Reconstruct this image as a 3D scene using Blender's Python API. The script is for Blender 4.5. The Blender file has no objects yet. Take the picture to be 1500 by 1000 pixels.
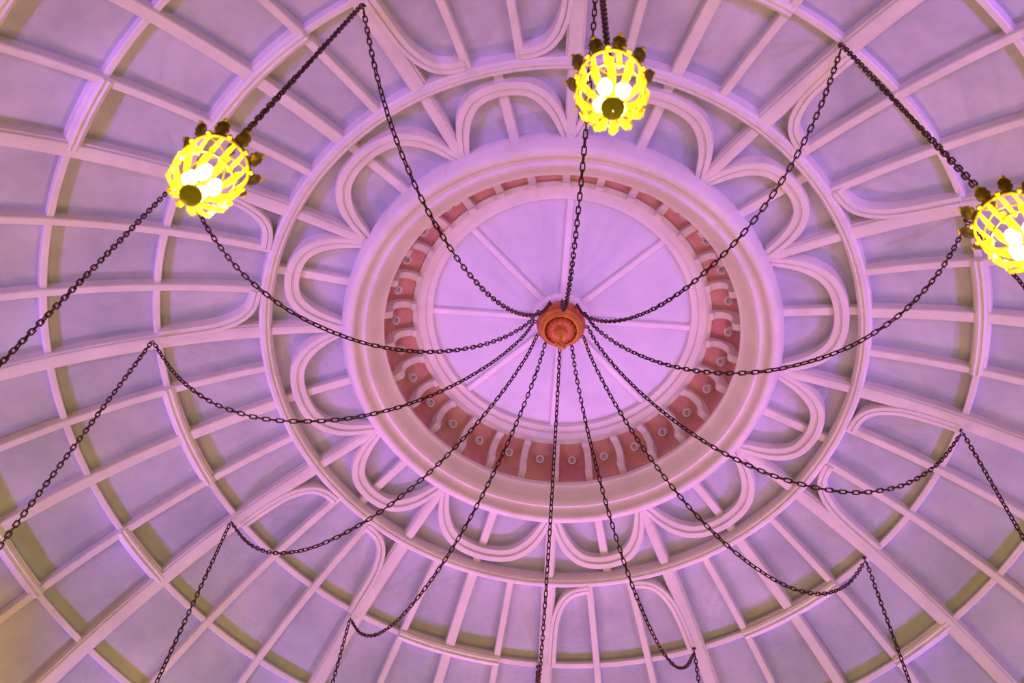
import bpy, math, random
from mathutils import Vector, Matrix, Quaternion
random.seed(7)

# ------------------------------------------------------------------ camera, world, exposure
S = 8.5            # metres per survey unit (camera to tracery ring = 1 unit of height)
EYE = 1.6          # camera height above the floor
scene = bpy.context.scene
C = scene.collection

def W(x, y, z):
    """survey units (dome axis at the origin, camera level = 0) to metres"""
    return Vector((x * S, y * S, z * S + EYE))

cam_d = bpy.data.cameras.new('camera')
cam = bpy.data.objects.new('camera', cam_d)
C.objects.link(cam)
right = Vector((-0.455573, 0.888275, 0.058478))
down = Vector((-0.784834, -0.369783, -0.497289))
fwd = Vector((-0.420106, -0.272447, 0.865612))
rot = Matrix((right, -down, -fwd)).transposed()
cam.matrix_world = Matrix.Translation(W(0.5330, 0.27655, 0)) @ rot.to_4x4()
cam_d.sensor_width = 36
cam_d.lens = 1464.29 / 1500 * 36
cam_d.clip_end = 100
cam_d.dof.use_dof = True
cam_d.dof.focus_distance = 1.12 * S
cam_d.dof.aperture_fstop = 2.4
scene.camera = cam

world = bpy.data.worlds.new('world')
scene.world = world
world.use_nodes = True
world.node_tree.nodes['Background'].inputs[0].default_value = (1.0, 0.72, 0.5, 1)
world.node_tree.nodes['Background'].inputs[1].default_value = 0.02

scene.view_settings.view_transform = 'Standard'
scene.view_settings.look = 'None'
scene.view_settings.gamma = 1
scene.view_settings.use_curve_mapping = False
scene.view_settings.exposure = -0.05

# light levels (the lamps themselves are built further down)
PINK = (1.0, 0.30, 0.52)
VIOLET = (0.40, 0.16, 1.0)
PINK_W, VIOLET_W, WASH_W = 58.0, 215.0, 270.0
LAMP_W = 48.0
LAMP_COL = (1.0, 0.68, 0.10)

# ------------------------------------------------------------------ materials
def nodes(name):
    m = bpy.data.materials.new(name)
    m.use_nodes = True
    nt = m.node_tree
    b = nt.nodes['Principled BSDF']
    return m, nt, b

def paint(name, c1, c2, rough, scale=3.0, stretch=(1, 1, 1), bump=0.15, spec=0.4, stain=None):
    m, nt, b = nodes(name)
    N, L = nt.nodes, nt.links
    geo = N.new('ShaderNodeNewGeometry')
    mp = N.new('ShaderNodeMapping'); mp.inputs['Scale'].default_value = stretch
    L.new(geo.outputs['Position'], mp.inputs['Vector'])
    n1 = N.new('ShaderNodeTexNoise'); n1.inputs['Scale'].default_value = scale
    n1.inputs['Detail'].default_value = 6; n1.inputs['Roughness'].default_value = 0.6
    L.new(mp.outputs[0], n1.inputs['Vector'])
    r = N.new('ShaderNodeValToRGB')
    r.color_ramp.elements[0].position = 0.32; r.color_ramp.elements[0].color = (*c1, 1)
    r.color_ramp.elements[1].position = 0.68; r.color_ramp.elements[1].color = (*c2, 1)
    L.new(n1.outputs['Fac'], r.inputs[0])
    col = r.outputs[0]
    if stain:
        n3 = N.new('ShaderNodeTexNoise'); n3.inputs['Scale'].default_value = 14
        n3.inputs['Detail'].default_value = 8; n3.inputs['Distortion'].default_value = 1.2
        L.new(mp.outputs[0], n3.inputs['Vector'])
        r3 = N.new('ShaderNodeValToRGB')
        r3.color_ramp.elements[0].position = 0.66; r3.color_ramp.elements[0].color = (0, 0, 0, 1)
        r3.color_ramp.elements[1].position = 0.78; r3.color_ramp.elements[1].color = (0.5, 0.5, 0.5, 1)
        L.new(n3.outputs['Fac'], r3.inputs[0])
        mx = N.new('ShaderNodeMixRGB'); mx.inputs['Color2'].default_value = (*stain, 1)
        L.new(r3.outputs[0], mx.inputs['Fac']); L.new(col, mx.inputs['Color1'])
        col = mx.outputs[0]
    L.new(col, b.inputs['Base Color'])
    b.inputs['Roughness'].default_value = rough
    b.inputs['Specular IOR Level'].default_value = spec
    n2 = N.new('ShaderNodeTexNoise'); n2.inputs['Scale'].default_value = 26
    n2.inputs['Detail'].default_value = 5
    L.new(mp.outputs[0], n2.inputs['Vector'])
    bp = N.new('ShaderNodeBump'); bp.inputs['Strength'].default_value = bump
    bp.inputs['Distance'].default_value = 0.02
    L.new(n2.outputs['Fac'], bp.inputs['Height']); L.new(bp.outputs[0], b.inputs['Normal'])
    return m

def metal(name, c1, c2, rough, metallic, scale=30):
    m, nt, b = nodes(name)
    N, L = nt.nodes, nt.links
    tc = N.new('ShaderNodeTexCoord')
    n1 = N.new('ShaderNodeTexNoise'); n1.inputs['Scale'].default_value = scale
    n1.inputs['Detail'].default_value = 4
    L.new(tc.outputs['Object'], n1.inputs['Vector'])
    r = N.new('ShaderNodeValToRGB')
    r.color_ramp.elements[0].position = 0.35; r.color_ramp.elements[0].color = (*c1, 1)
    r.color_ramp.elements[1].position = 0.65; r.color_ramp.elements[1].color = (*c2, 1)
    L.new(n1.outputs['Fac'], r.inputs[0]); L.new(r.outputs[0], b.inputs['Base Color'])
    b.inputs['Roughness'].default_value = rough
    b.inputs['Metallic'].default_value = metallic
    return m

def emission(name, col, strength):
    m, nt, b = nodes(name)
    b.inputs['Base Color'].default_value = (*col, 1)
    b.inputs['Emission Color'].default_value = (*col, 1)
    b.inputs['Emission Strength'].default_value = strength
    return m

M = {}
M['rib'] = paint('white_rib_paint', (0.70, 0.69, 0.67), (0.80, 0.79, 0.77), 0.5, 2.5, bump=0.12, stain=(0.58, 0.52, 0.48))
M['panel'] = paint('pale_blue_panel_paint', (0.36, 0.41, 0.51), (0.54, 0.59, 0.68), 0.34, 1.3, bump=0.2)
M['disc'] = paint('lantern_panel_paint', (0.54, 0.57, 0.62), (0.62, 0.64, 0.68), 0.5, 2.0, bump=0.1)
M['frieze'] = paint('rose_frieze_paint', (0.55, 0.21, 0.26), (0.66, 0.42, 0.28), 0.55, 1.6, bump=0.15)
M['chain'] = metal('dark_bronze', (0.040, 0.014, 0.014), (0.085, 0.035, 0.028), 0.45, 0.5)
M['boss'] = metal('copper_gilt', (0.50, 0.13, 0.045), (0.62, 0.20, 0.05), 0.36, 0.3, 5)
M['gilt'] = metal('gilt_moulding', (0.62, 0.24, 0.03), (0.74, 0.36, 0.05), 0.34, 0.3, 5)
M['gold'] = metal('aged_gold', (0.11, 0.075, 0.008), (0.30, 0.20, 0.02), 0.35, 0.5, 40)
M['stud'] = metal('bright_gold', (0.75, 0.52, 0.05), (0.90, 0.66, 0.10), 0.25, 0.5, 40)
M['wall'] = paint('warm_wall_plaster', (0.22, 0.14, 0.10), (0.28, 0.19, 0.14), 0.8, 1.0)
M['floor'] = paint('dark_red_carpet', (0.12, 0.03, 0.03), (0.17, 0.05, 0.05), 0.95, 6.0)
M['black'] = metal('black_enamel', (0.02, 0.02, 0.02), (0.03, 0.03, 0.03), 0.5, 0.0)
M['bulb'] = emission('lit_bulb', (1.0, 0.82, 0.35), 40.0)
M['lens_pink'] = emission('pink_led_lens', PINK, 8.0)
M['lens_violet'] = emission('violet_led_lens', VIOLET, 8.0)

def crystal_mat():
    m = bpy.data.materials.new('amber_lit_crystal'); m.use_nodes = True
    nt = m.node_tree; N, L = nt.nodes, nt.links
    N.remove(N['Principled BSDF'])
    out = N['Material Output']
    tr = N.new('ShaderNodeBsdfTranslucent'); tr.inputs[0].default_value = (0.34, 0.28, 0.035, 1)
    gl = N.new('ShaderNodeBsdfGlossy'); gl.inputs['Color'].default_value = (1, 0.90, 0.45, 1); gl.inputs['Roughness'].default_value = 0.12
    tp = N.new('ShaderNodeBsdfTransparent'); tp.inputs[0].default_value = (1, 0.93, 0.5, 1)
    m1 = N.new('ShaderNodeMixShader'); m1.inputs[0].default_value = 0.25
    L.new(tr.outputs[0], m1.inputs[1]); L.new(gl.outputs[0], m1.inputs[2])
    m2 = N.new('ShaderNodeMixShader'); m2.inputs[0].default_value = 0.58
    L.new(m1.outputs[0], m2.inputs[1]); L.new(tp.outputs[0], m2.inputs[2])
    L.new(m2.outputs[0], out.inputs['Surface'])
    return m
M['crystal'] = crystal_mat()

def amber_plate():
    m = bpy.data.materials.new('amber_glass_plate'); m.use_nodes = True
    nt = m.node_tree; N, L = nt.nodes, nt.links
    b = N['Principled BSDF']; b.inputs['Base Color'].default_value = (0.25, 0.20, 0.02, 1); b.inputs['Roughness'].default_value = 0.3
    tr = N.new('ShaderNodeBsdfTranslucent'); tr.inputs[0].default_value = (0.030, 0.028, 0.002, 1)
    mx = N.new('ShaderNodeMixShader'); mx.inputs[0].default_value = 0.35
    L.new(b.outputs[0], mx.inputs[1]); L.new(tr.outputs[0], mx.inputs[2])
    L.new(mx.outputs[0], N['Material Output'].inputs['Surface'])
    return m
M['plate'] = amber_plate()

# ------------------------------------------------------------------ mesh helpers
def mesh(name, verts, faces, mat, smooth=False):
    me = bpy.data.meshes.new(name)
    me.from_pydata([tuple(v) for v in verts], [], faces)
    me.update()
    if smooth:
        for p in me.polygons:
            p.use_smooth = True
        me.set_sharp_from_angle(angle=math.radians(38))
    me.materials.append(M[mat])
    return me

def obj(name, me, parent=None, mw=None):
    o = bpy.data.objects.new(name, me)
    C.objects.link(o)
    if parent:
        o.parent = parent
    if mw is not None:
        o.matrix_local = mw
    return o

def empty(name, loc=(0, 0, 0)):
    o = bpy.data.objects.new(name, None)
    C.objects.link(o)
    o.location = loc
    return o

def tag(o, label=None, cat=None, group=None, kind=None):
    if label: o['label'] = label
    if cat: o['category'] = cat
    if group: o['group'] = group
    if kind: o['kind'] = kind
    return o

def copy_tree(o, parent=None):
    c = o.copy(); C.objects.link(c); c.parent = parent
    for ch in list(o.children):
        copy_tree(ch, c)
    return c

def lathe(prof, seg, close=False):
    """prof: [(r, z)] in metres about z"""
    v, f = [], []
    n = len(prof)
    for i in range(seg):
        a = 2 * math.pi * i / seg
        for r, z in prof:
            v.append((r * math.cos(a), r * math.sin(a), z))
    m = n if close else n - 1
    for i in range(seg):
        j = (i + 1) % seg
        for k in range(m):
            k2 = (k + 1) % n
            f.append((i * n + k, i * n + k2, j * n + k2, j * n + k))
    return v, f

def merge(*parts):
    V, F = [], []
    for v, f in parts:
        b = len(V)
        V += list(v); F += [tuple(i + b for i in q) for q in f]
    return V, F

def box(cx, cy, cz, sx, sy, sz):
    v = [(cx + sx * a / 2, cy + sy * b / 2, cz + sz * c / 2) for a in (-1, 1) for b in (-1, 1) for c in (-1, 1)]
    f = [(0, 1, 3, 2), (4, 6, 7, 5), (0, 4, 5, 1), (2, 3, 7, 6), (0, 2, 6, 4), (1, 5, 7, 3)]
    return v, f

def tube(path, r, seg=8, closed=False):
    pts = [Vector(p) for p in path]
    v, f = [], []
    n = len(pts)
    up = None
    for i, p in enumerate(pts):
        if closed:
            t = pts[(i + 1) % n] - pts[i - 1]
        else:
            t = pts[min(i + 1, n - 1)] - pts[max(i - 1, 0)]
        t.normalize()
        if up is None:
            up = t.orthogonal().normalized()
        up = (up - t * up.dot(t)).normalized()
        s = t.cross(up)
        rr = r[i] if isinstance(r, (list, tuple)) else r
        for k in range(seg):
            a = 2 * math.pi * k / seg
            v.append(p + (up * math.cos(a) + s * math.sin(a)) * rr)
    m = n if closed else n - 1
    for i in range(m):
        j = (i + 1) % n
        for k in range(seg):
            k2 = (k + 1) % seg
            f.append((i * seg + k, i * seg + k2, j * seg + k2, j * seg + k))
    if not closed:
        f.append(tuple(range(seg))[::-1]); f.append(tuple((n - 1) * seg + k for k in range(seg)))
    return v, f

# ------------------------------------------------------------------ the dome's surface
def prof(R):
    return 1.0526469 - 0.3689422 * R * R - 0.5646454 * R ** 4
def dprof(R):
    return -2 * 0.3689422 * R - 4 * 0.5646454 * R ** 3
DELTA = 1.79954
def rib_az(i):
    i0 = i % 12
    return math.radians(30 * i + DELTA * (1 - 2 * (i0 % 2)))
def bay(i):
    a0 = rib_az(i)
    a1 = rib_az(i + 1)
    return a0, a1
def nrm(R, th):
    d = dprof(R); L = math.hypot(1, d)
    # inward (down) normal
    return Vector((d / L * math.cos(th), d / L * math.sin(th), -1 / L))
def surf(R, th, d=0.0):
    n = nrm(R, th)
    return Vector((R * math.cos(th), R * math.sin(th), prof(R))) + n * d
def wv(p):
    return Vector((p.x * S, p.y * S, p.z * S + EYE))

def sweep(path, section, caps=True, closed=False):
    """path [(R, theta)], section [(lateral, depth)] closed polygon, survey units; may vary per point"""
    n = len(path); V, F = [], []
    m = None
    for i, (R, th) in enumerate(path):
        if closed:
            a, b = path[i - 1], path[(i + 1) % n]
        else:
            a, b = path[max(i - 1, 0)], path[min(i + 1, n - 1)]
        t = (surf(*b) - surf(*a)).normalized()
        nn = nrm(R, th)
        l = nn.cross(t).normalized()
        p = surf(R, th)
        sec = section(i / (n - 1), R) if callable(section) else section
        m = len(sec)
        for w, d in sec:
            V.append(wv(p + l * w + nn * d))
    k_ = n if closed else n - 1
    for i in range(k_):
        j = (i + 1) % n
        for k in range(m):
            k2 = (k + 1) % m
            F.append((i * m + k, i * m + k2, j * m + k2, j * m + k))
    if caps and not closed:
        F.append(tuple(range(m))[::-1]); F.append(tuple((n - 1) * m + k for k in range(m)))
    return V, F

def local(V, origin):
    return [v - origin for v in V]

ceiling = tag(empty('ceiling', W(0, 0, 0.62)), 'domed plaster ceiling of pale panels between white tracery ribs', None, None, 'structure')
CO = ceiling.location.copy()

def cpart(name, vf, mat, smooth=True, label=None, parent=None):
    V, F = vf
    V = [Vector(v) for v in V]
    c = sum(V, Vector()) / len(V)
    me = mesh(name, [v - c for v in V], F, mat, smooth)
    o = obj(name, me, ceiling if parent is None else parent)
    o.location = c - (CO if parent is None else parent['c_'] if False else CO)
    if label: o['label'] = label
    return o

PAN = -0.0150       # depth of the panels behind the rib faces
R_RIM, R_RING = 0.257, 0.3448
LEV = [0.453, 0.5480, 0.6300, 0.7080]
R_BASE = 0.785

def grid_patch(R0, R1, a0, a1, nr, na):
    V, F = [], []
    for d in (PAN, PAN - 0.008):
        for i in range(nr + 1):
            for j in range(na + 1):
                V.append(wv(surf(R0 + (R1 - R0) * i / nr, a0 + (a1 - a0) * j / na, d)))
    w = na + 1; o = (nr + 1) * w
    for i in range(nr):
        for j in range(na):
            q = (i * w + j, i * w + j + 1, (i + 1) * w + j + 1, (i + 1) * w + j)
            F.append(q); F.append(tuple(o + k for k in q)[::-1])
    rim = [j for j in range(w)] + [i * w + na for i in range(1, nr + 1)] + [nr * w + j for j in range(na - 1, -1, -1)] + [i * w for i in range(nr - 1, 0, -1)]
    for k in range(len(rim)):
        a, b = rim[k], rim[(k + 1) % len(rim)]
        F.append((b, a, a + o, b + o))
    return V, F

# panels
for i in range(12):
    a0, a1 = bay(i)
    A = (i % 2 == 0)
    for k in range(2):
        cpart('panel', grid_patch(R_RIM - 0.006, R_RING, a0 + (a1 - a0) * k / 2, a0 + (a1 - a0) * (k + 1) / 2, 4, 5), 'panel')
    n = 3 if A else 4
    Rs = [R_RING] + LEV + [R_BASE]
    for r0, r1 in zip(Rs[:-1], Rs[1:]):
        for k in range(n):
            cpart('panel', grid_patch(r0, r1, a0 + (a1 - a0) * k / n, a0 + (a1 - a0) * (k + 1) / n, 4, 4), 'panel')

# sections: (lateral, depth)
def sec_main(t, R):
    h = 0.0066 if R < R_RING + 0.002 else 0.0092
    b = PAN - 0.004
    return [(-h, b), (-h, -0.0035), (-h * 0.80, -0.0030), (-h * 0.74, -0.0005), (-h * 0.62, 0.0), (h * 0.62, 0.0), (h * 0.74, -0.0005), (h * 0.80, -0.0030), (h, -0.0035), (h, b)]
def sec_bar(h, face):
    b = PAN - 0.004
    return [(-h, b), (-h, face - 0.0012), (-h + 0.0010, face), (h - 0.0010, face), (h, face - 0.0012), (h, b)]
def sec_mould(h, face):
    b = PAN - 0.004
    return [(-h, b), (-h, face - 0.0060), (-h * 0.72, face - 0.0052), (-h * 0.66, face - 0.0015), (-h * 0.30, face), (-h * 0.18, face - 0.0018), (h * 0.18, face - 0.0018), (h * 0.30, face), (h * 0.66, face - 0.0015), (h * 0.72, face - 0.0052), (h, face - 0.0060), (h, b)]
def sec_petal(h, face):
    # inner side (negative) steps back, outer side proud
    b = PAN - 0.002
    return [(-h, b), (-h, face - 0.0026), (-h * 0.92, face - 0.0018), (-h * 0.16, face - 0.0012), (-h * 0.08, face - 0.0002), (h * 0.04, face - 0.0020), (h * 0.14, face), (h * 0.86, face), (h, face - 0.0015), (h, b)]

def line(R0, R1, th, n=14):
    return [(R0 + (R1 - R0) * k / n, th) for k in range(n + 1)]
def arc(R, a0, a1, n=10):
    return [(R, a0 + (a1 - a0) * k / n) for k in range(n + 1)]

for i in range(12):
    th = rib_az(i)
    up = cpart('main_rib', sweep(line(R_RIM - 0.004, R_RING, th, 6), sec_main), 'rib')
    cpart('main_rib', sweep(line(R_RING, R_BASE, th, 26), lambda t, R: sec_main(t, max(R, R_RING + 0.01))), 'rib')
    a0, a1 = bay(i)
    A = (i % 2 == 0)
    cpart('petal_mullion', sweep(line(R_RIM - 0.002, R_RING - 0.003, (a0 + a1) / 2, 6), sec_bar(0.0053, -0.0065)), 'rib')
    fr = (1 / 3, 2 / 3) if A else (0.25, 0.5, 0.75)
    for k in fr:
        h = 0.0064 if abs(k - 0.5) < 0.01 else 0.0044
        cpart('mullion', sweep(line(R_RING, R_BASE, a0 + (a1 - a0) * k, 24), sec_bar(h, -0.0022)), 'rib')
    # horizontal bars between the mullions
    for li, R in enumerate(LEV):
        n = 3 if A else 4
        spans = [(k / n, (k + 1) / n, False) for k in range(n)]
        if not A:
            if li == 0: spans = [(0, .25, False), (.25, .75, True), (.75, 1, False)]
            if li == 1: spans = [(0, .25, True), (.25, .5, False), (.5, .75, False), (.75, 1, False)]
            if li == 2: spans = [(0, .25, False), (.25, .75, True), (.75, 1, False)]
            if li == 3: spans = [(0, .25, True), (.25, .5, False), (.5, .75, False), (.75, 1, True)]
        for s0, s1, moulded in spans:
            p = arc(R, a0 + (a1 - a0) * s0, a0 + (a1 - a0) * s1, 10)
            if moulded:
                e = 0.0035 / R
                if s0 > 0.1: p[0] = (R, p[0][1] - e)
                if s1 < 0.9: p[-1] = (R, p[-1][1] + e)
                cpart('moulded_purlin', sweep(p, sec_mould(0.0085, 0.0010)), 'rib')
            else:
                cpart('purlin', sweep(p, sec_bar(0.0037, -0.0060)), 'rib')
    # petal arch of the inner ring
    half = [(0.035, 0.262), (0.062, 0.270), (0.085, 0.278), (0.120, 0.2880), (0.165, 0.2985), (0.215, 0.3068), (0.275, 0.3140), (0.345, 0.3185), (0.42, 0.3208), (0.5, 0.3216)]
    pts = half + [(1 - f_, R) for f_, R in half[-2::-1]]
    # smooth
    path = [(R, a0 + (a1 - a0) * f_) for f_, R in pts]
    fine = []
    for k in range(len(path) - 1):
        p0 = path[max(k - 1, 0)]; p1 = path[k]; p2 = path[k + 1]; p3 = path[min(k + 2, len(path) - 1)]
        for s in (0, 0.5):
            q = []
            for c in (0, 1):
                q.append(0.5 * (2 * p1[c] + (p2[c] - p0[c]) * s + (2 * p0[c] - 5 * p1[c] + 4 * p2[c] - p3[c]) * s * s + (3 * p1[c] - p0[c] - 3 * p2[c] + p3[c]) * s ** 3))
            fine.append(tuple(q))
    fine.append(path[-1])
    def psec(t, R):
        h = 0.0084 if R > 0.30 else 0.0055 + 0.0029 * max(0.0, (R - 0.262) / 0.038)
        return sec_petal(h, 0.0005)
    V, F = sweep(fine, psec)
    cpart('petal_arch', (V, F), 'rib')
    # quarter arches of the plain bays
    if A:
        for sgn in (0, 1):
            q = [(0.040, 0.4535), (0.042, 0.435), (0.046, 0.418), (0.055, 0.400), (0.074, 0.3870), (0.108, 0.3738), (0.160, 0.3640), (0.225, 0.3588), (0.285, 0.3572), (0.330, 0.3568)]
            path = [(R, a0 + (a1 - a0) * (f_ if sgn == 0 else 1 - f_)) for f_, R in q]
            fine = []
            for k in range(len(path) - 1):
                p0 = path[max(k - 1, 0)]; p1 = path[k]; p2 = path[k + 1]; p3 = path[min(k + 2, len(path) - 1)]
                for s in (0, 0.5):
                    fine.append(tuple(0.5 * (2 * p1[c] + (p2[c] - p0[c]) * s + (2 * p0[c] - 5 * p1[c] + 4 * p2[c] - p3[c]) * s * s + (3 * p1[c] - p0[c] - 3 * p2[c] + p3[c]) * s ** 3) for c in (0, 1)))
            fine.append(path[-1])
            sec = sec_petal(0.0058, 0.0012)
            if sgn == 0:
                sec = [(-w, d) for w, d in sec][::-1]
            cpart('quarter_arch', sweep(fine, sec), 'rib')

# the tracery ring, one moulded length per bay
for i in range(12):
    a0, a1 = bay(i)
    h = 0.0076
    b = PAN - 0.004
    sec = [(-h, b), (-h, -0.0045), (-h * 0.78, -0.0035), (-h * 0.70, 0.0015), (-h * 0.42, 0.0030), (-h * 0.28, 0.0012), (h * 0.0, 0.0012), (h * 0.12, 0.0035), (h * 0.52, 0.0035), (h * 0.66, 0.0005), (h, -0.001), (h, b)]
    # lateral + points toward the centre or away depending on travel: travel so that + is outward
    cpart('tracery_ring', sweep(arc(R_RING, a0, a1, 14), sec), 'rib')

# ------------------------------------------------------------------ lantern
def rz(l):
    return [(r * S, z * S + EYE) for r, z in l]
rim = rz([(0.2620, 1.046), (0.2610, 1.0250), (0.2580, 1.0215), (0.2562, 1.0165), (0.2525, 1.0132), (0.2480, 1.0122), (0.2445, 1.0135), (0.2425, 1.0165), (0.2408, 1.0205), (0.2380, 1.0232), (0.2350, 1.0238), (0.2328, 1.0222), (0.2318, 1.0204), (0.2308, 1.0208), (0.2250, 1.0285), (0.2190, 1.0365), (0.2160, 1.0398), (0.2135, 1.0412), (0.2130, 1.0430), (0.2150, 1.0440), (0.2150, 1.0500), (0.2235, 1.0505), (0.2235, 1.060), (0.262, 1.060)])
cpart('lantern_rim', lathe(rim, 120, True), 'rib')
fz = rz([(0.2235, 1.0490), (0.2185, 1.0490), (0.2195, 1.0690), (0.2180, 1.0705), (0.2185, 1.0735), (0.2170, 1.0810), (0.2125, 1.0885), (0.2055, 1.0935), (0.1970, 1.0960), (0.1850, 1.0968), (0.1800, 1.1100), (0.2300, 1.1100)])
cpart('frieze', lathe(fz, 120, True), 'frieze')
ur = rz([(0.1865, 1.0990), (0.1860, 1.0945), (0.1800, 1.0930), (0.1790, 1.0955), (0.1705, 1.0965), (0.1695, 1.1000), (0.1620, 1.1008), (0.1605, 1.1035), (0.1600, 1.1110), (0.1865, 1.1110)])
cpart('lantern_ring', lathe(ur, 120, True), 'rib')

def polar(r, a, z):
    return Vector((r * S * math.cos(a), r * S * math.sin(a), z * S + EYE))

# consoles and bulb sockets of the frieze: one mesh each, shared
con_prof = [(0.1815, 1.0985), (0.1815, 1.0862), (0.1868, 1.0862), (0.1870, 1.0885), (0.1920, 1.0898), (0.1975, 1.0893), (0.2025, 1.0868), (0.2062, 1.0825), (0.2080, 1.0765), (0.2078, 1.0690), (0.2062, 1.0672), (0.2062, 1.0610), (0.2078, 1.0585), (0.2140, 1.0555), (0.2195, 1.0530), (0.2225, 1.0530), (0.2225, 1.0900), (0.2000, 1.0985)]
cc = (0.205, 1.075)
def console_mesh():
    V, F = [], []
    w = 0.0043
    n = len(con_prof)
    for y in (-w, w):
        for r, z in con_prof:
            V.append(((r - cc[0]) * S, y * S, (z - cc[1]) * S))
    F.append(tuple(range(n))); F.append(tuple(range(n, 2 * n))[::-1])
    for k in range(n):
        k2 = (k + 1) % n
        F.append((k, k + n, k2 + n, k2))
    return mesh('console', V, F, 'rib', True)
def socket_mesh():
    r = 0.0056 * S; h = 0.012 * S
    p = [(r * 0.95, h), (r, 0.0), (r * 0.90, -0.0012 * S), (r * 0.66, 0.0), (r * 0.60, 0.006 * S), (0.0005, 0.0065 * S), (0.0005, h)]
    V, F = lathe(p, 16, True)
    return mesh('bulb_socket', V, F, 'rib', True)
cm, sm = console_mesh(), socket_mesh()
for k in range(30):
    a = math.radians(9.6 + 12 * k)
    b = a + math.radians(6)
    o = obj('console', cm, ceiling); o.location = polar(cc[0], b, cc[1]) - CO; o.rotation_euler = (0, 0, b)
    o = obj('bulb_socket', sm, ceiling); o.location = polar(0.2050, a, 1.0838) - CO; o.rotation_euler = (0, math.radians(38), a)

# flat lantern ceiling: eight wedges and eight bars meeting at a collar
for k in range(8):
    a0 = math.radians(29.8 + 45 * k); a1 = a0 + math.radians(45)
    V, F = [], []
    n = 8
    for z in (1.1058, 1.1090):
        V.append(polar(0.004, (a0 + a1) / 2, z))
        for j in range(n + 1):
            V.append(polar(0.1635, a0 + (a1 - a0) * j / n, z))
    m = n + 2
    for j in range(n):
        F.append((0, j + 2, j + 1)); F.append((m, m + j + 1, m + j + 2)); F.append((j + 1, j + 2, m + j + 2, m + j + 1))
    F.append((0, 1, m + 1, m)); F.append((n + 1, 0, m, m + n + 1))
    cpart('lantern_panel', (V, F), 'disc', False)
    c, s = math.cos(a0), math.sin(a0)
    V, F = [], []
    for r in (0.026, 0.1625):
        for w, z in ((-0.0042, 1.107), (-0.0042, 1.1040), (-0.0030, 1.1022), (0.0030, 1.1022), (0.0042, 1.1040), (0.0042, 1.107)):
            V.append(W(r * c - w * s, r * s + w * c, z))
    for q in range(6):
        q2 = (q + 1) % 6
        F.append((q, q2, 6 + q2, 6 + q))
    F.append((5, 4, 3, 2, 1, 0)); F.append((6, 7, 8, 9, 10, 11))
    cpart('lantern_bar', (V, F), 'rib', False)
cpart('collar', lathe(rz([(0.0010, 1.1070), (0.0360, 1.1070), (0.0360, 1.1030), (0.0335, 1.1005), (0.0300, 1.0995), (0.0010, 1.0995)]), 48, True), 'rib')

# ------------------------------------------------------------------ boss
boss = tag(empty('ceiling_boss', W(0, 0, 1.0995)), 'round copper-coloured turned boss with a hanging hook, holding all the swagged chains', 'ceiling boss')
BO = boss.location.copy()
def bpart(name, l, mat='boss', seg=48):
    V, F = lathe([(r * S, (z - 1.0995) * S) for r, z in l], seg, True)
    return obj(name, mesh(name, V, F, mat, True), boss)
bpart('flange', [(0.001, 1.0995), (0.0265, 1.0995), (0.0290, 1.0975), (0.0300, 1.0930), (0.0305, 1.0890), (0.0300, 1.0850), (0.0282, 1.0820), (0.0268, 1.0822), (0.001, 1.086)])
bpart('moulding', mat='gilt', l=[(0.001, 1.0850), (0.0270, 1.0828), (0.0268, 1.0800), (0.0248, 1.0770), (0.0236, 1.0775), (0.0228, 1.0745), (0.0215, 1.0722), (0.0202, 1.0722), (0.0196, 1.0740), (0.0192, 1.0790), (0.001, 1.0790)])
# fluted cup
V, F = [], []
pr_ = [(0.0168, 1.0795), (0.0174, 1.0752), (0.0168, 1.0715), (0.0146, 1.0684), (0.0112, 1.0664), (0.0078, 1.0656), (0.0050, 1.0655)]
sg = 64
for i in range(sg):
    a = 2 * math.pi * i / sg
    for q, (r, z) in enumerate(pr_):
        k = 1 + (0.05 * math.cos(a * 16) if q < 5 else 0)
        V.append((r * k * S * math.cos(a), r * k * S * math.sin(a), (z - 1.0995) * S))
n = len(pr_)
for i in range(sg):
    j = (i + 1) % sg
    for q in range(n - 1):
        F.append((i * n + q, i * n + q + 1, j * n + q + 1, j * n + q))
obj('fluted_cup', mesh('fluted_cup', V, F, 'boss', True), boss)
bpart('hook_socket', [(0.001, 1.068), (0.0072, 1.068), (0.0074, 1.0620), (0.0062, 1.0600), (0.0044, 1.0600), (0.0040, 1.0570), (0.001, 1.0570)], 'gilt', 24)
hk = [(0, 0, -0.040), (0, 0, -0.054)]
for k in range(13):
    a = math.radians(90 - 24 * k)
    hk.append((0.0058 * math.cos(a), 0, -0.0605 + 0.0058 * math.sin(a)))
hk = [Vector(p) * S for p in hk]
V, F = tube(hk, 0.0021 * S, 10)
o = obj('hook', mesh('hook', V, F, 'gilt', True), boss); o.rotation_euler = (0, 0, math.radians(140))
for k in range(12):
    a = rib_az(k)
    V, F = tube([Vector((math.cos(t), 0, math.sin(t))) * 0.0030 * S for t in [2 * math.pi * q / 14 for q in range(14)]], 0.0008 * S, 6, True)
    o = obj('eyelet', mesh('eyelet', V, F, 'chain', True), boss)
    o.location = (0.0320 * S * math.cos(a), 0.0320 * S * math.sin(a), (1.0900 - 1.0995) * S); o.rotation_euler = (0, 0, a)

# ------------------------------------------------------------------ chains
PITCH = 0.0069
def link_mesh():
    L, Wd, r = 0.0042 * S, 0.0018 * S, 0.00070 * S
    pts = []
    for k in range(7):
        a = math.pi * k / 6 - math.pi / 2
        pts.append(Vector((L - Wd + Wd * math.cos(a), Wd * math.sin(a), 0)))
    for k in range(7):
        a = math.pi * k / 6 + math.pi / 2
        pts.append(Vector((-L + Wd + Wd * math.cos(a), Wd * math.sin(a), 0)))
    V, F = tube(pts, r, 6, True)
    return mesh('chain_link', V, F, 'chain', True)
LM = link_mesh()

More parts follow.
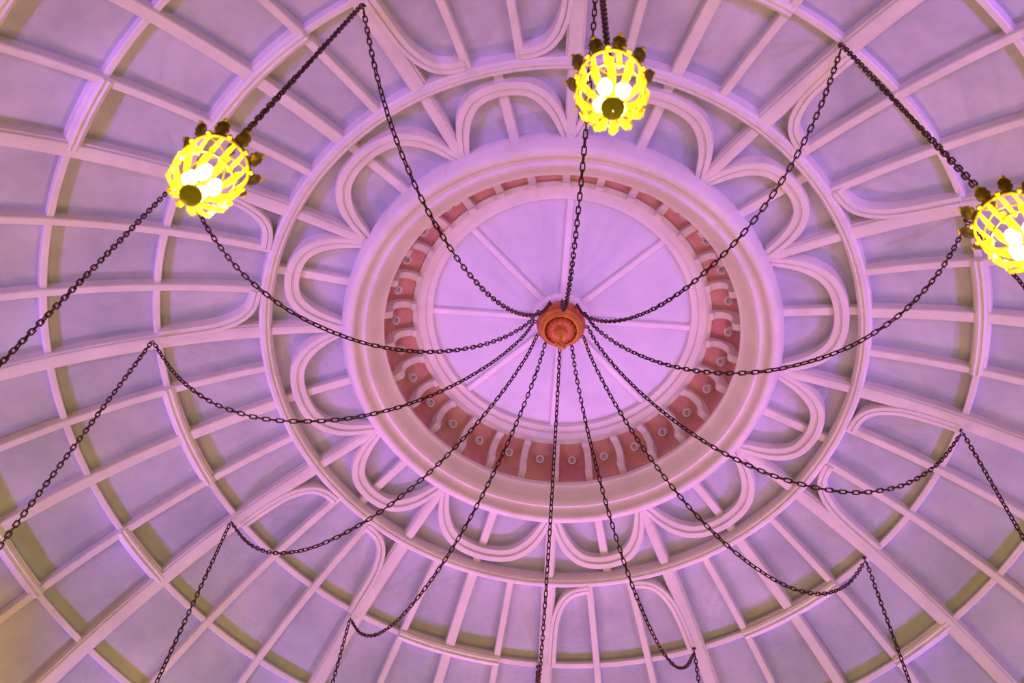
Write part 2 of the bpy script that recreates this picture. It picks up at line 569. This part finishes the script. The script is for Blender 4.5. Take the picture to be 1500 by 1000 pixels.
def spline(P, n=12):
    out = []
    for k in range(len(P) - 1):
        p0, p1, p2, p3 = P[max(k - 1, 0)], P[k], P[k + 1], P[min(k + 2, len(P) - 1)]
        for q in range(n):
            s = q / n
            out.append(0.5 * (2 * p1 + (p2 - p0) * s + (2 * p0 - 5 * p1 + 4 * p2 - p3) * s * s + (3 * p1 - p0 - 3 * p2 + p3) * s ** 3))
    out.append(P[-1])
    return out

def links_along(pts, root, twist0):
    """place shared links every PITCH along a polyline of world points"""
    seg = [(pts[k + 1] - pts[k]).length for k in range(len(pts) - 1)]
    total = sum(seg)
    n = max(2, int(round(total / (PITCH * S))))
    step = total / n
    k, acc = 0, 0.0
    tw = twist0
    rate = random.uniform(-0.05, 0.05)
    for q in range(n):
        d = (q + 0.5) * step
        while k < len(seg) - 1 and acc + seg[k] < d:
            acc += seg[k]; k += 1
        t = (pts[k + 1] - pts[k]).normalized()
        p = pts[k] + t * (d - acc)
        side = t.cross(Vector((0, 0, 1)))
        if side.length < 1e-3:
            side = Vector((math.cos(twist0), math.sin(twist0), 0))
        side.normalize()
        nn = t.cross(side).normalized()
        ang = tw + (math.pi / 2 if q % 2 else 0) + random.uniform(-0.18, 0.18)
        tw += rate
        y = side * math.cos(ang) + nn * math.sin(ang)
        z = t.cross(y)
        m = Matrix((t, y, z)).transposed().to_4x4()
        m.translation = p - root.location
        o = bpy.data.objects.new('chain_link', LM)
        C.objects.link(o); o.parent = root; o.matrix_local = m
    return n

# hook positions measured against the ribs: (R, degrees off the rib)
HOOK = {0: (0.4512, 0.26), 1: (0.4558, 1.98), 2: (0.4535, -0.99), 3: (0.4527, 1.74), 4: (0.4548, 1.2), 5: (0.4490, 1.24), 6: (0.4490, 0.66), 7: (0.4554, 1.27), 8: (0.4600, 0.79), 9: (0.4590, 0.68), 10: (0.4585, 0.48), 11: (0.4560, 0.3)}
SAG = {0: 0.004, 1: 0.004, 2: 0.010, 3: -0.010, 4: -0.010, 5: -0.012, 6: 0.0, 7: 0.0, 8: 0.006, 9: 0.004, 10: 0.004, 11: -0.003}
ZH = 0.944
LAMP_Z = {0: 0.520, 1: 0.530, 2: 0.540, 11: 0.505}
curve = [(0.036, 1.0880), (0.050, 1.0420), (0.080, 0.9800), (0.120, 0.9200), (0.165, 0.8720), (0.210, 0.8410), (0.250, 0.8260), (0.290, 0.8210), (0.325, 0.8270), (0.365, 0.8460), (0.410, 0.8860), (0.453, 0.9430)]

ORD = {10: 'first', 9: 'second', 8: 'third', 7: 'fourth', 6: 'fifth', 5: 'sixth', 4: 'seventh', 3: 'eighth'}
LAMP_TXT = {0: 'lit crown lamp hiding the rib hook of another swag chain behind it',
            1: 'lit crown lamp hanging across a petal arch of the inner tracery',
            2: 'lit crown lamp hanging right beside a drop chain that belongs to another hook'}
SW_TXT = {0: 'bronze swag chain whose hook carries the crown lamp that hides another hook',
          1: 'bronze swag chain passing behind the crown lamp at the petal arches',
          2: 'bronze swag chain whose hook carries the crown lamp beside another drop chain',
          11: 'bronze swag chain vanishing behind a crown lamp before it reaches its hook'}
DROP_TXT = {0: 'bronze drop chain carrying the crown lamp that hides another hook',
            1: 'bronze drop chain carrying the crown lamp at the petal arches',
            2: 'bronze drop chain carrying the crown lamp beside another drop chain',
            3: 'bronze drop chain passing right beside a crown lamp it does not carry',
            11: 'bronze drop chain emerging from behind a crown lamp it does not carry'}
for k_, w_ in ORD.items():
    SW_TXT[k_] = w_ + ' bronze swag chain counted from the one vanishing behind a crown lamp, lamp chains last'
    DROP_TXT.setdefault(k_, 'bronze drop chain on the hook of the ' + w_ + ' swag chain after the lamp-hidden one')
def swag(i):
    R, off = HOOK[i]
    az_h = rib_az(i) + math.radians(off)
    az_b = rib_az(i)
    hx, hy = (R - 0.004) * math.cos(az_h), (R - 0.004) * math.sin(az_h)
    P = []
    r0, r1 = curve[0][0], curve[-1][0]
    bx, by = 0.034 * math.cos(az_b), 0.034 * math.sin(az_b)
    for r, z in curve:
        s = (r - r0) / (r1 - r0)
        zz = z + SAG[i] * math.sin(math.pi * min(max(s, 0), 1))
        if s > 0.999: zz = ZH - 0.001
        P.append(W(bx + (hx - bx) * s, by + (hy - by) * s, zz))
    root = tag(empty('swag_chain', P[-1]), SW_TXT[i], 'chain', 'swag chains from the boss')
    links_along(spline(P), root, random.uniform(-0.5, 0.5) + 0.5)
    return root

def hook_mesh():
    pts = [Vector((0, 0, 0.010)), Vector((0, 0, 0.005))]
    for k in range(12):
        a = math.radians(90 - 28 * k)
        pts.append(Vector((0.0026 * math.cos(a), 0, 0.0024 * math.sin(a) + 0.0018)))
    V1 = tube([p * S for p in pts], 0.0007 * S, 6)
    V2 = lathe([(0.0001, 0.0108 * S), (0.0026 * S, 0.0108 * S), (0.0026 * S, 0.0098 * S), (0.0012 * S, 0.0088 * S), (0.0001, 0.0088 * S)], 10, True)
    V, F = merge(V1, V2)
    return mesh('ceiling_hook', V, F, 'chain', True)
HM = hook_mesh()
for i in range(12):
    swag(i)
    R, off = HOOK[i]
    a = rib_az(i) + math.radians(off)
    o = obj('ceiling_hook', HM, ceiling)
    o.location = W(R * math.cos(a), R * math.sin(a), ZH) - CO
    o.rotation_euler = (0, 0, a)

# ------------------------------------------------------------------ crown lamps
def crown_lamp():
    """origin at the loop where the chain ends; crown ring 0.030 below"""
    root = empty('crown_lamp')
    zr = -0.026
    k_ = S
    def lp(name, l, mat, seg=32):
        V, F = lathe([(r * k_, z * k_) for r, z in l], seg, True)
        return obj(name, mesh(name, V, F, mat, True), root)
    # loop and stem
    V, F = tube([Vector((math.cos(t) * 0.0024, 0, math.sin(t) * 0.0024 - 0.001)) * k_ for t in [2 * math.pi * q / 14 for q in range(14)]], 0.0006 * k_, 6, True)
    obj('loop', mesh('loop', V, F, 'gold', True), root)
    lp('stem', [(0.0003, -0.003), (0.0014, -0.003), (0.0022, -0.0055), (0.0014, -0.008), (0.0010, -0.012), (0.0010, -0.046), (0.0003, -0.046)], 'gold', 12)
    # arms from the stem to the ring
    arm = None
    for q in range(5):
        a = 2 * math.pi * q / 5
        pts = []
        for s in range(9):
            t = s / 8
            r = 0.001 + 0.0165 * math.sin(t * math.pi / 2)
            z = -0.010 - 0.016 * (1 - math.cos(t * math.pi / 2))
            pts.append(Vector((r * math.cos(a), r * math.sin(a), z)) * k_)
        V, F = tube(pts, 0.0006 * k_, 6)
        obj('arm', mesh('arm', V, F, 'gold', True), root)
    lp('crown_ring', [(0.0168, zr - 0.0016), (0.0172, zr - 0.0020), (0.0182, zr - 0.0016), (0.0186, zr), (0.0182, zr + 0.0018), (0.0174, zr + 0.0026), (0.0168, zr + 0.0018)], 'gold', 40)
    # leaf finials flaring from the ring
    def leaf():
        out = [(-0.0008, 0.0), (-0.0026, 0.0012), (-0.0034, 0.0030), (-0.0026, 0.0042), (-0.0031, 0.0056), (-0.0018, 0.0072), (0.0, 0.0088), (0.0018, 0.0072), (0.0031, 0.0056), (0.0026, 0.0042), (0.0034, 0.0030), (0.0026, 0.0012), (0.0008, 0.0)]
        V, F = [], []
        n = len(out)
        for x in (0.0, 0.0010):
            for y, z in out:
                bend = 0.30 * z + 28.0 * z * z
                V.append(Vector((x + bend, y * 1.2, z)) * k_)
        V.append(Vector((-0.0008 + 0.30 * 0.0042 + 28 * 0.0042 ** 2, 0, 0.0042)) * k_)
        V.append(Vector((0.0022 + 0.30 * 0.0042 + 28 * 0.0042 ** 2, 0, 0.0042)) * k_)
        for k in range(n):
            k2 = (k + 1) % n
            F.append((k, k2, 2 * n)); F.append((n + k2, n + k, 2 * n + 1)); F.append((k, n + k, n + k2, k2))
        return mesh('leaf_finial', V, F, 'gold', True)
    def bead(name, r, mat, squash=1.0):
        p = [(max(0.0001, r * math.sin(math.pi * q / 8)) * k_, -r * squash * math.cos(math.pi * q / 8) * k_) for q in range(9)]
        V, F = lathe(p, 10)
        return mesh(name, V, F, mat, True)
    lf, st = leaf(), bead('stud', 0.0016, 'stud')
    for q in range(10):
        a = 2 * math.pi * q / 10
        o = obj('leaf_finial', lf, root); o.location = (0.0180 * k_ * math.cos(a), 0.0180 * k_ * math.sin(a), (zr + 0.0008) * k_); o.rotation_euler = (0, 0, a)
        t = obj('stud', st, o); t.location = Vector((0.30 * 0.0084 + 28 * 0.0084 ** 2 + 0.0004, 0, 0.0086)) * k_
        t = obj('stud', st, root); b = a + math.pi / 10
        t.location = (0.0186 * k_ * math.cos(b), 0.0186 * k_ * math.sin(b), zr * k_)
    # crystal bars of the basket
    def bar(pts_rz, w, th):
        V, F = [], []
        n = len(pts_rz)
        for q, (r, z) in enumerate(pts_rz):
            ww = w * (0.55 + 0.45 * math.sin(math.pi * (q + 0.6) / (n + 0.2)))
            for (x, y) in ((0, -ww), (th, 0), (0, ww), (-th, 0)):
                V.append(Vector((r + x, y, z)) * k_)
        for q in range(n - 1):
            for e in range(4):
                e2 = (e + 1) % 4
                F.append((q * 4 + e, q * 4 + e2, q * 4 + 4 + e2, q * 4 + 4 + e))
        F.append((3, 2, 1, 0)); F.append(tuple((n - 1) * 4 + e for e in range(4)))
        return V, F
    b1 = mesh('crystal_bar', *bar([(0.0174, zr - 0.0015), (0.0178, zr - 0.007), (0.0176, zr - 0.013), (0.0166, zr - 0.019), (0.0152, zr - 0.025)], 0.0013, 0.0010), 'crystal')
    b2 = mesh('crystal_drop', *bar([(0.0160, zr - 0.0220), (0.0172, zr - 0.0270), (0.0166, zr - 0.0330), (0.0128, zr - 0.0390), (0.0060, zr - 0.0440)], 0.0021, 0.0014), 'crystal')
    bd = bead('crystal_bead', 0.0016, 'crystal')
    n = 16
    for q in range(n):
        a = 2 * math.pi * q / n
        o = obj('crystal_bar', b1, root); o.rotation_euler = (0, 0, a)
        t = obj('crystal_bead', bd, o); t.location = Vector((0.0170, 0, zr - 0.0245)) * k_
    for q in range(12):
        a = 2 * math.pi * (q + 0.5) / 12
        o = obj('crystal_drop', b2, root); o.rotation_euler = (0, 0, a)
        t = obj('crystal_bead', bd, o); t.location = Vector((0.0178, 0, zr - 0.0215)) * k_
    lp('basket_hoop', [(0.0156, zr - 0.0228), (0.0164, zr - 0.0234), (0.0168, zr - 0.0225), (0.0160, zr - 0.0218)], 'gold', 36)
    V, F = lathe([(r * k_, z * k_) for r, z in [(0.0052, zr - 0.0425), (0.0060, zr - 0.0440), (0.0057, zr - 0.0462), (0.0040, zr - 0.0478), (0.0018, zr - 0.0490), (0.0001, zr - 0.0494)]], 24)
    obj('bottom_cup', mesh('bottom_cup', V, F, 'plate', True), root)
    # candle bulbs round the stem
    bp = [(0.0001, -0.0065), (0.0024, -0.0060), (0.0037, -0.0032), (0.0040, 0.0), (0.0032, 0.0040), (0.0014, 0.0076), (0.0001, 0.0092)]
    V, F = lathe([(r * k_, z * k_) for r, z in bp], 12)
    bm = mesh('bulb', V, F, 'bulb', True)
    for q in range(4):
        a = 2 * math.pi * (q + 0.5) / 4
        o = obj('bulb', bm, root); o.location = (0.0066 * k_ * math.cos(a), 0.0066 * k_ * math.sin(a), (zr - 0.0270) * k_)
    return root

proto = crown_lamp()
def lamp_light(root):
    for q in range(2):
        ld = LAMP_LIGHT
        o = bpy.data.objects.new('lamp_light', ld)
        C.objects.link(o); o.parent = root
        o.location = ((0.0095 if q else -0.0095) * S, 0, (-0.026 - 0.017) * S)
LAMP_LIGHT = bpy.data.lights.new('lamp_light', 'POINT')
LAMP_LIGHT.energy = LAMP_W / 2
LAMP_LIGHT.color = LAMP_COL
LAMP_LIGHT.shadow_soft_size = 0.04

lamps = []
for i in range(12):
    o = proto if i == 0 else copy_tree(proto)
    R, off = HOOK[i]
    a = rib_az(i) + math.radians(off)
    zr = LAMP_Z.get(i, 0.530)
    zl = zr + 0.026
    o.location = W(R * math.cos(a), R * math.sin(a), zl)
    o.rotation_euler = (0, 0, a + random.uniform(0, 0.6))
    tag(o, LAMP_TXT.get(i, 'lit crown lamp of gold leaves and crystal hanging low, clear of the other chains'), 'hanging lamp', 'crown lamps hung around the dome')
    lamps.append(o)
    R += 0.001
    root = tag(empty('hanging_chain', W(R * math.cos(a), R * math.sin(a), ZH)), DROP_TXT[i], 'chain', 'hanging lamp chains')
    links_along([W(R * math.cos(a), R * math.sin(a), ZH), W(R * math.cos(a), R * math.sin(a), (ZH + zl) / 2), W(R * math.cos(a), R * math.sin(a), zl)], root, random.uniform(0, 3))
for o in lamps:
    lamp_light(o)

# ------------------------------------------------------------------ drum below the dome, floor, uplights (out of the frame)
wl = rz([(R_BASE - 0.004, prof(R_BASE) - 0.004), (R_BASE, 0.575), (0.800, 0.570), (0.815, 0.560), (0.815, 0.440), (0.860, 0.440), (0.860, prof(R_BASE) + 0.02), (R_BASE, prof(R_BASE) + 0.02)])
V, F = lathe(wl, 96, True)
tag(obj('wall_drum', mesh('wall_drum', V, F, 'wall', True)), 'round plaster drum wall carrying the dome', None, None, 'structure')
lg = rz([(0.730, 0.395), (0.726, 0.402), (0.726, 0.410), (0.860, 0.410), (0.860, 0.440), (0.900, 0.440), (0.900, 0.350), (0.760, 0.350), (0.750, 0.372)])
V, F = lathe(lg, 96, True)
tag(obj('trim_1', mesh('trim_1', V, F, 'wall', True)), 'projecting plaster cornice ledge below the drum', None, None, 'structure')
wl = [(0.88 * S, 0.0), (0.88 * S, 0.352 * S + EYE), (0.90 * S, 0.352 * S + EYE), (0.90 * S, 0.0)]
V, F = lathe(wl, 96, True)
tag(obj('wall_round', mesh('wall_round', V, F, 'wall', True)), 'round lower wall of the hall', None, None, 'structure')
V, F = lathe([(0.001, 0.0), (0.92 * S, 0.0), (0.92 * S, -0.1), (0.001, -0.1)], 96, True)
tag(obj('floor', mesh('floor', V, F, 'floor')), 'round carpeted floor of the hall', None, None, 'structure')

def uplight(kind):
    root = empty('led_uplight')
    V, F = lathe([(0.001, 0.0), (0.075, 0.0), (0.080, 0.01), (0.080, 0.19), (0.085, 0.21), (0.085, 0.25), (0.078, 0.25), (0.074, 0.225), (0.001, 0.225)], 24, True)
    body = obj('can', mesh('can', V, F, 'black', True), root)
    V, F = lathe([(0.0005, 0.228), (0.073, 0.228), (0.073, 0.236), (0.0005, 0.240)], 24, True)
    obj('lens', mesh('lens', V, F, 'lens_' + kind, True), body)
    tilt = math.radians(-34)
    body.rotation_euler = (0, tilt, 0); body.location = (0, 0, 0.10)
    pts = [Vector((0.04, -0.10, 0.20)), Vector((0.0, -0.105, 0.0)), Vector((0, 0.105, 0.0)), Vector((0.04, 0.10, 0.20))]
    V, F = merge(tube(pts, 0.008, 6), box(0, 0, 0.0, 0.14, 0.16, 0.02))
    obj('yoke', mesh('yoke', V, F, 'black', False), root)
    return root
def spot(kind):
    sd = bpy.data.lights.new(kind + '_led', 'SPOT')
    sd.energy = PINK_W if kind == 'pink' else VIOLET_W
    sd.color = PINK if kind == 'pink' else VIOLET
    sd.spot_size = math.radians(70 if kind == 'pink' else 56); sd.spot_blend = 0.7
    sd.shadow_soft_size = 0.10
    return sd
NF = 24
protos = {k: (uplight(k), spot(k)) for k in ('pink', 'violet')}
used = set()
for q in range(NF):
    kind = 'pink' if q % 2 == 0 else 'violet'
    p, sd = protos[kind]
    o = p if kind not in used else copy_tree(p)
    used.add(kind)
    a = math.radians(6 + 360 * q / NF)
    o.location = W(0.765 * math.cos(a), 0.765 * math.sin(a), 0.411)
    o.rotation_euler = (0, 0, a)
    tag(o, kind + ' stage uplight can standing on the cornice ledge', 'uplight', kind + ' uplights on the cornice')
    l = bpy.data.objects.new(kind + '_led', sd)
    C.objects.link(l); l.parent = o
    ra = 0.45 if kind == 'pink' else 0.46
    tgt = W(ra * math.cos(a), ra * math.sin(a), prof(ra))
    src = o.location + Vector((-0.16 * math.cos(a), -0.16 * math.sin(a), 0.33))
    d = (tgt - src).normalized()
    rotq = d.to_track_quat('-Z', 'Y')
    l.matrix_parent_inverse = Matrix.Identity(4)
    mw = Matrix.Translation(src) @ rotq.to_matrix().to_4x4()
    base = Matrix.Translation(o.location) @ Matrix.Rotation(a, 4, 'Z')
    l.matrix_local = base.inverted() @ mw

# three stronger pink wash lights standing together on the ledge, thrown across the dome
wsd = bpy.data.lights.new('wash_led', 'SPOT')
wsd.energy = WASH_W; wsd.color = PINK
wsd.spot_size = math.radians(82); wsd.spot_blend = 0.8; wsd.shadow_soft_size = 0.12
for q, deg in enumerate((189, 206, 223)):
    o = copy_tree(protos['pink'][0])
    for ch in [c for c in o.children if c.type == 'LIGHT']:
        bpy.data.objects.remove(ch)
    o.name = 'wash_light'
    a = math.radians(deg)
    o.location = W(0.745 * math.cos(a), 0.745 * math.sin(a), 0.411)
    o.rotation_euler = (0, 0, a)
    tag(o, 'pink wash light can standing on the ledge between the uplights', 'uplight', 'pink wash lights on the cornice')
    l = bpy.data.objects.new('wash_led', wsd)
    C.objects.link(l); l.parent = o
    src = o.location + Vector((-0.18 * math.cos(a), -0.18 * math.sin(a), 0.34))
    d = (W(-0.10 * math.cos(a), -0.10 * math.sin(a), 0.92) - src).normalized()
    mw = Matrix.Translation(src) @ d.to_track_quat('-Z', 'Y').to_matrix().to_4x4()
    base = Matrix.Translation(o.location) @ Matrix.Rotation(a, 4, 'Z')
    l.matrix_local = base.inverted() @ mw
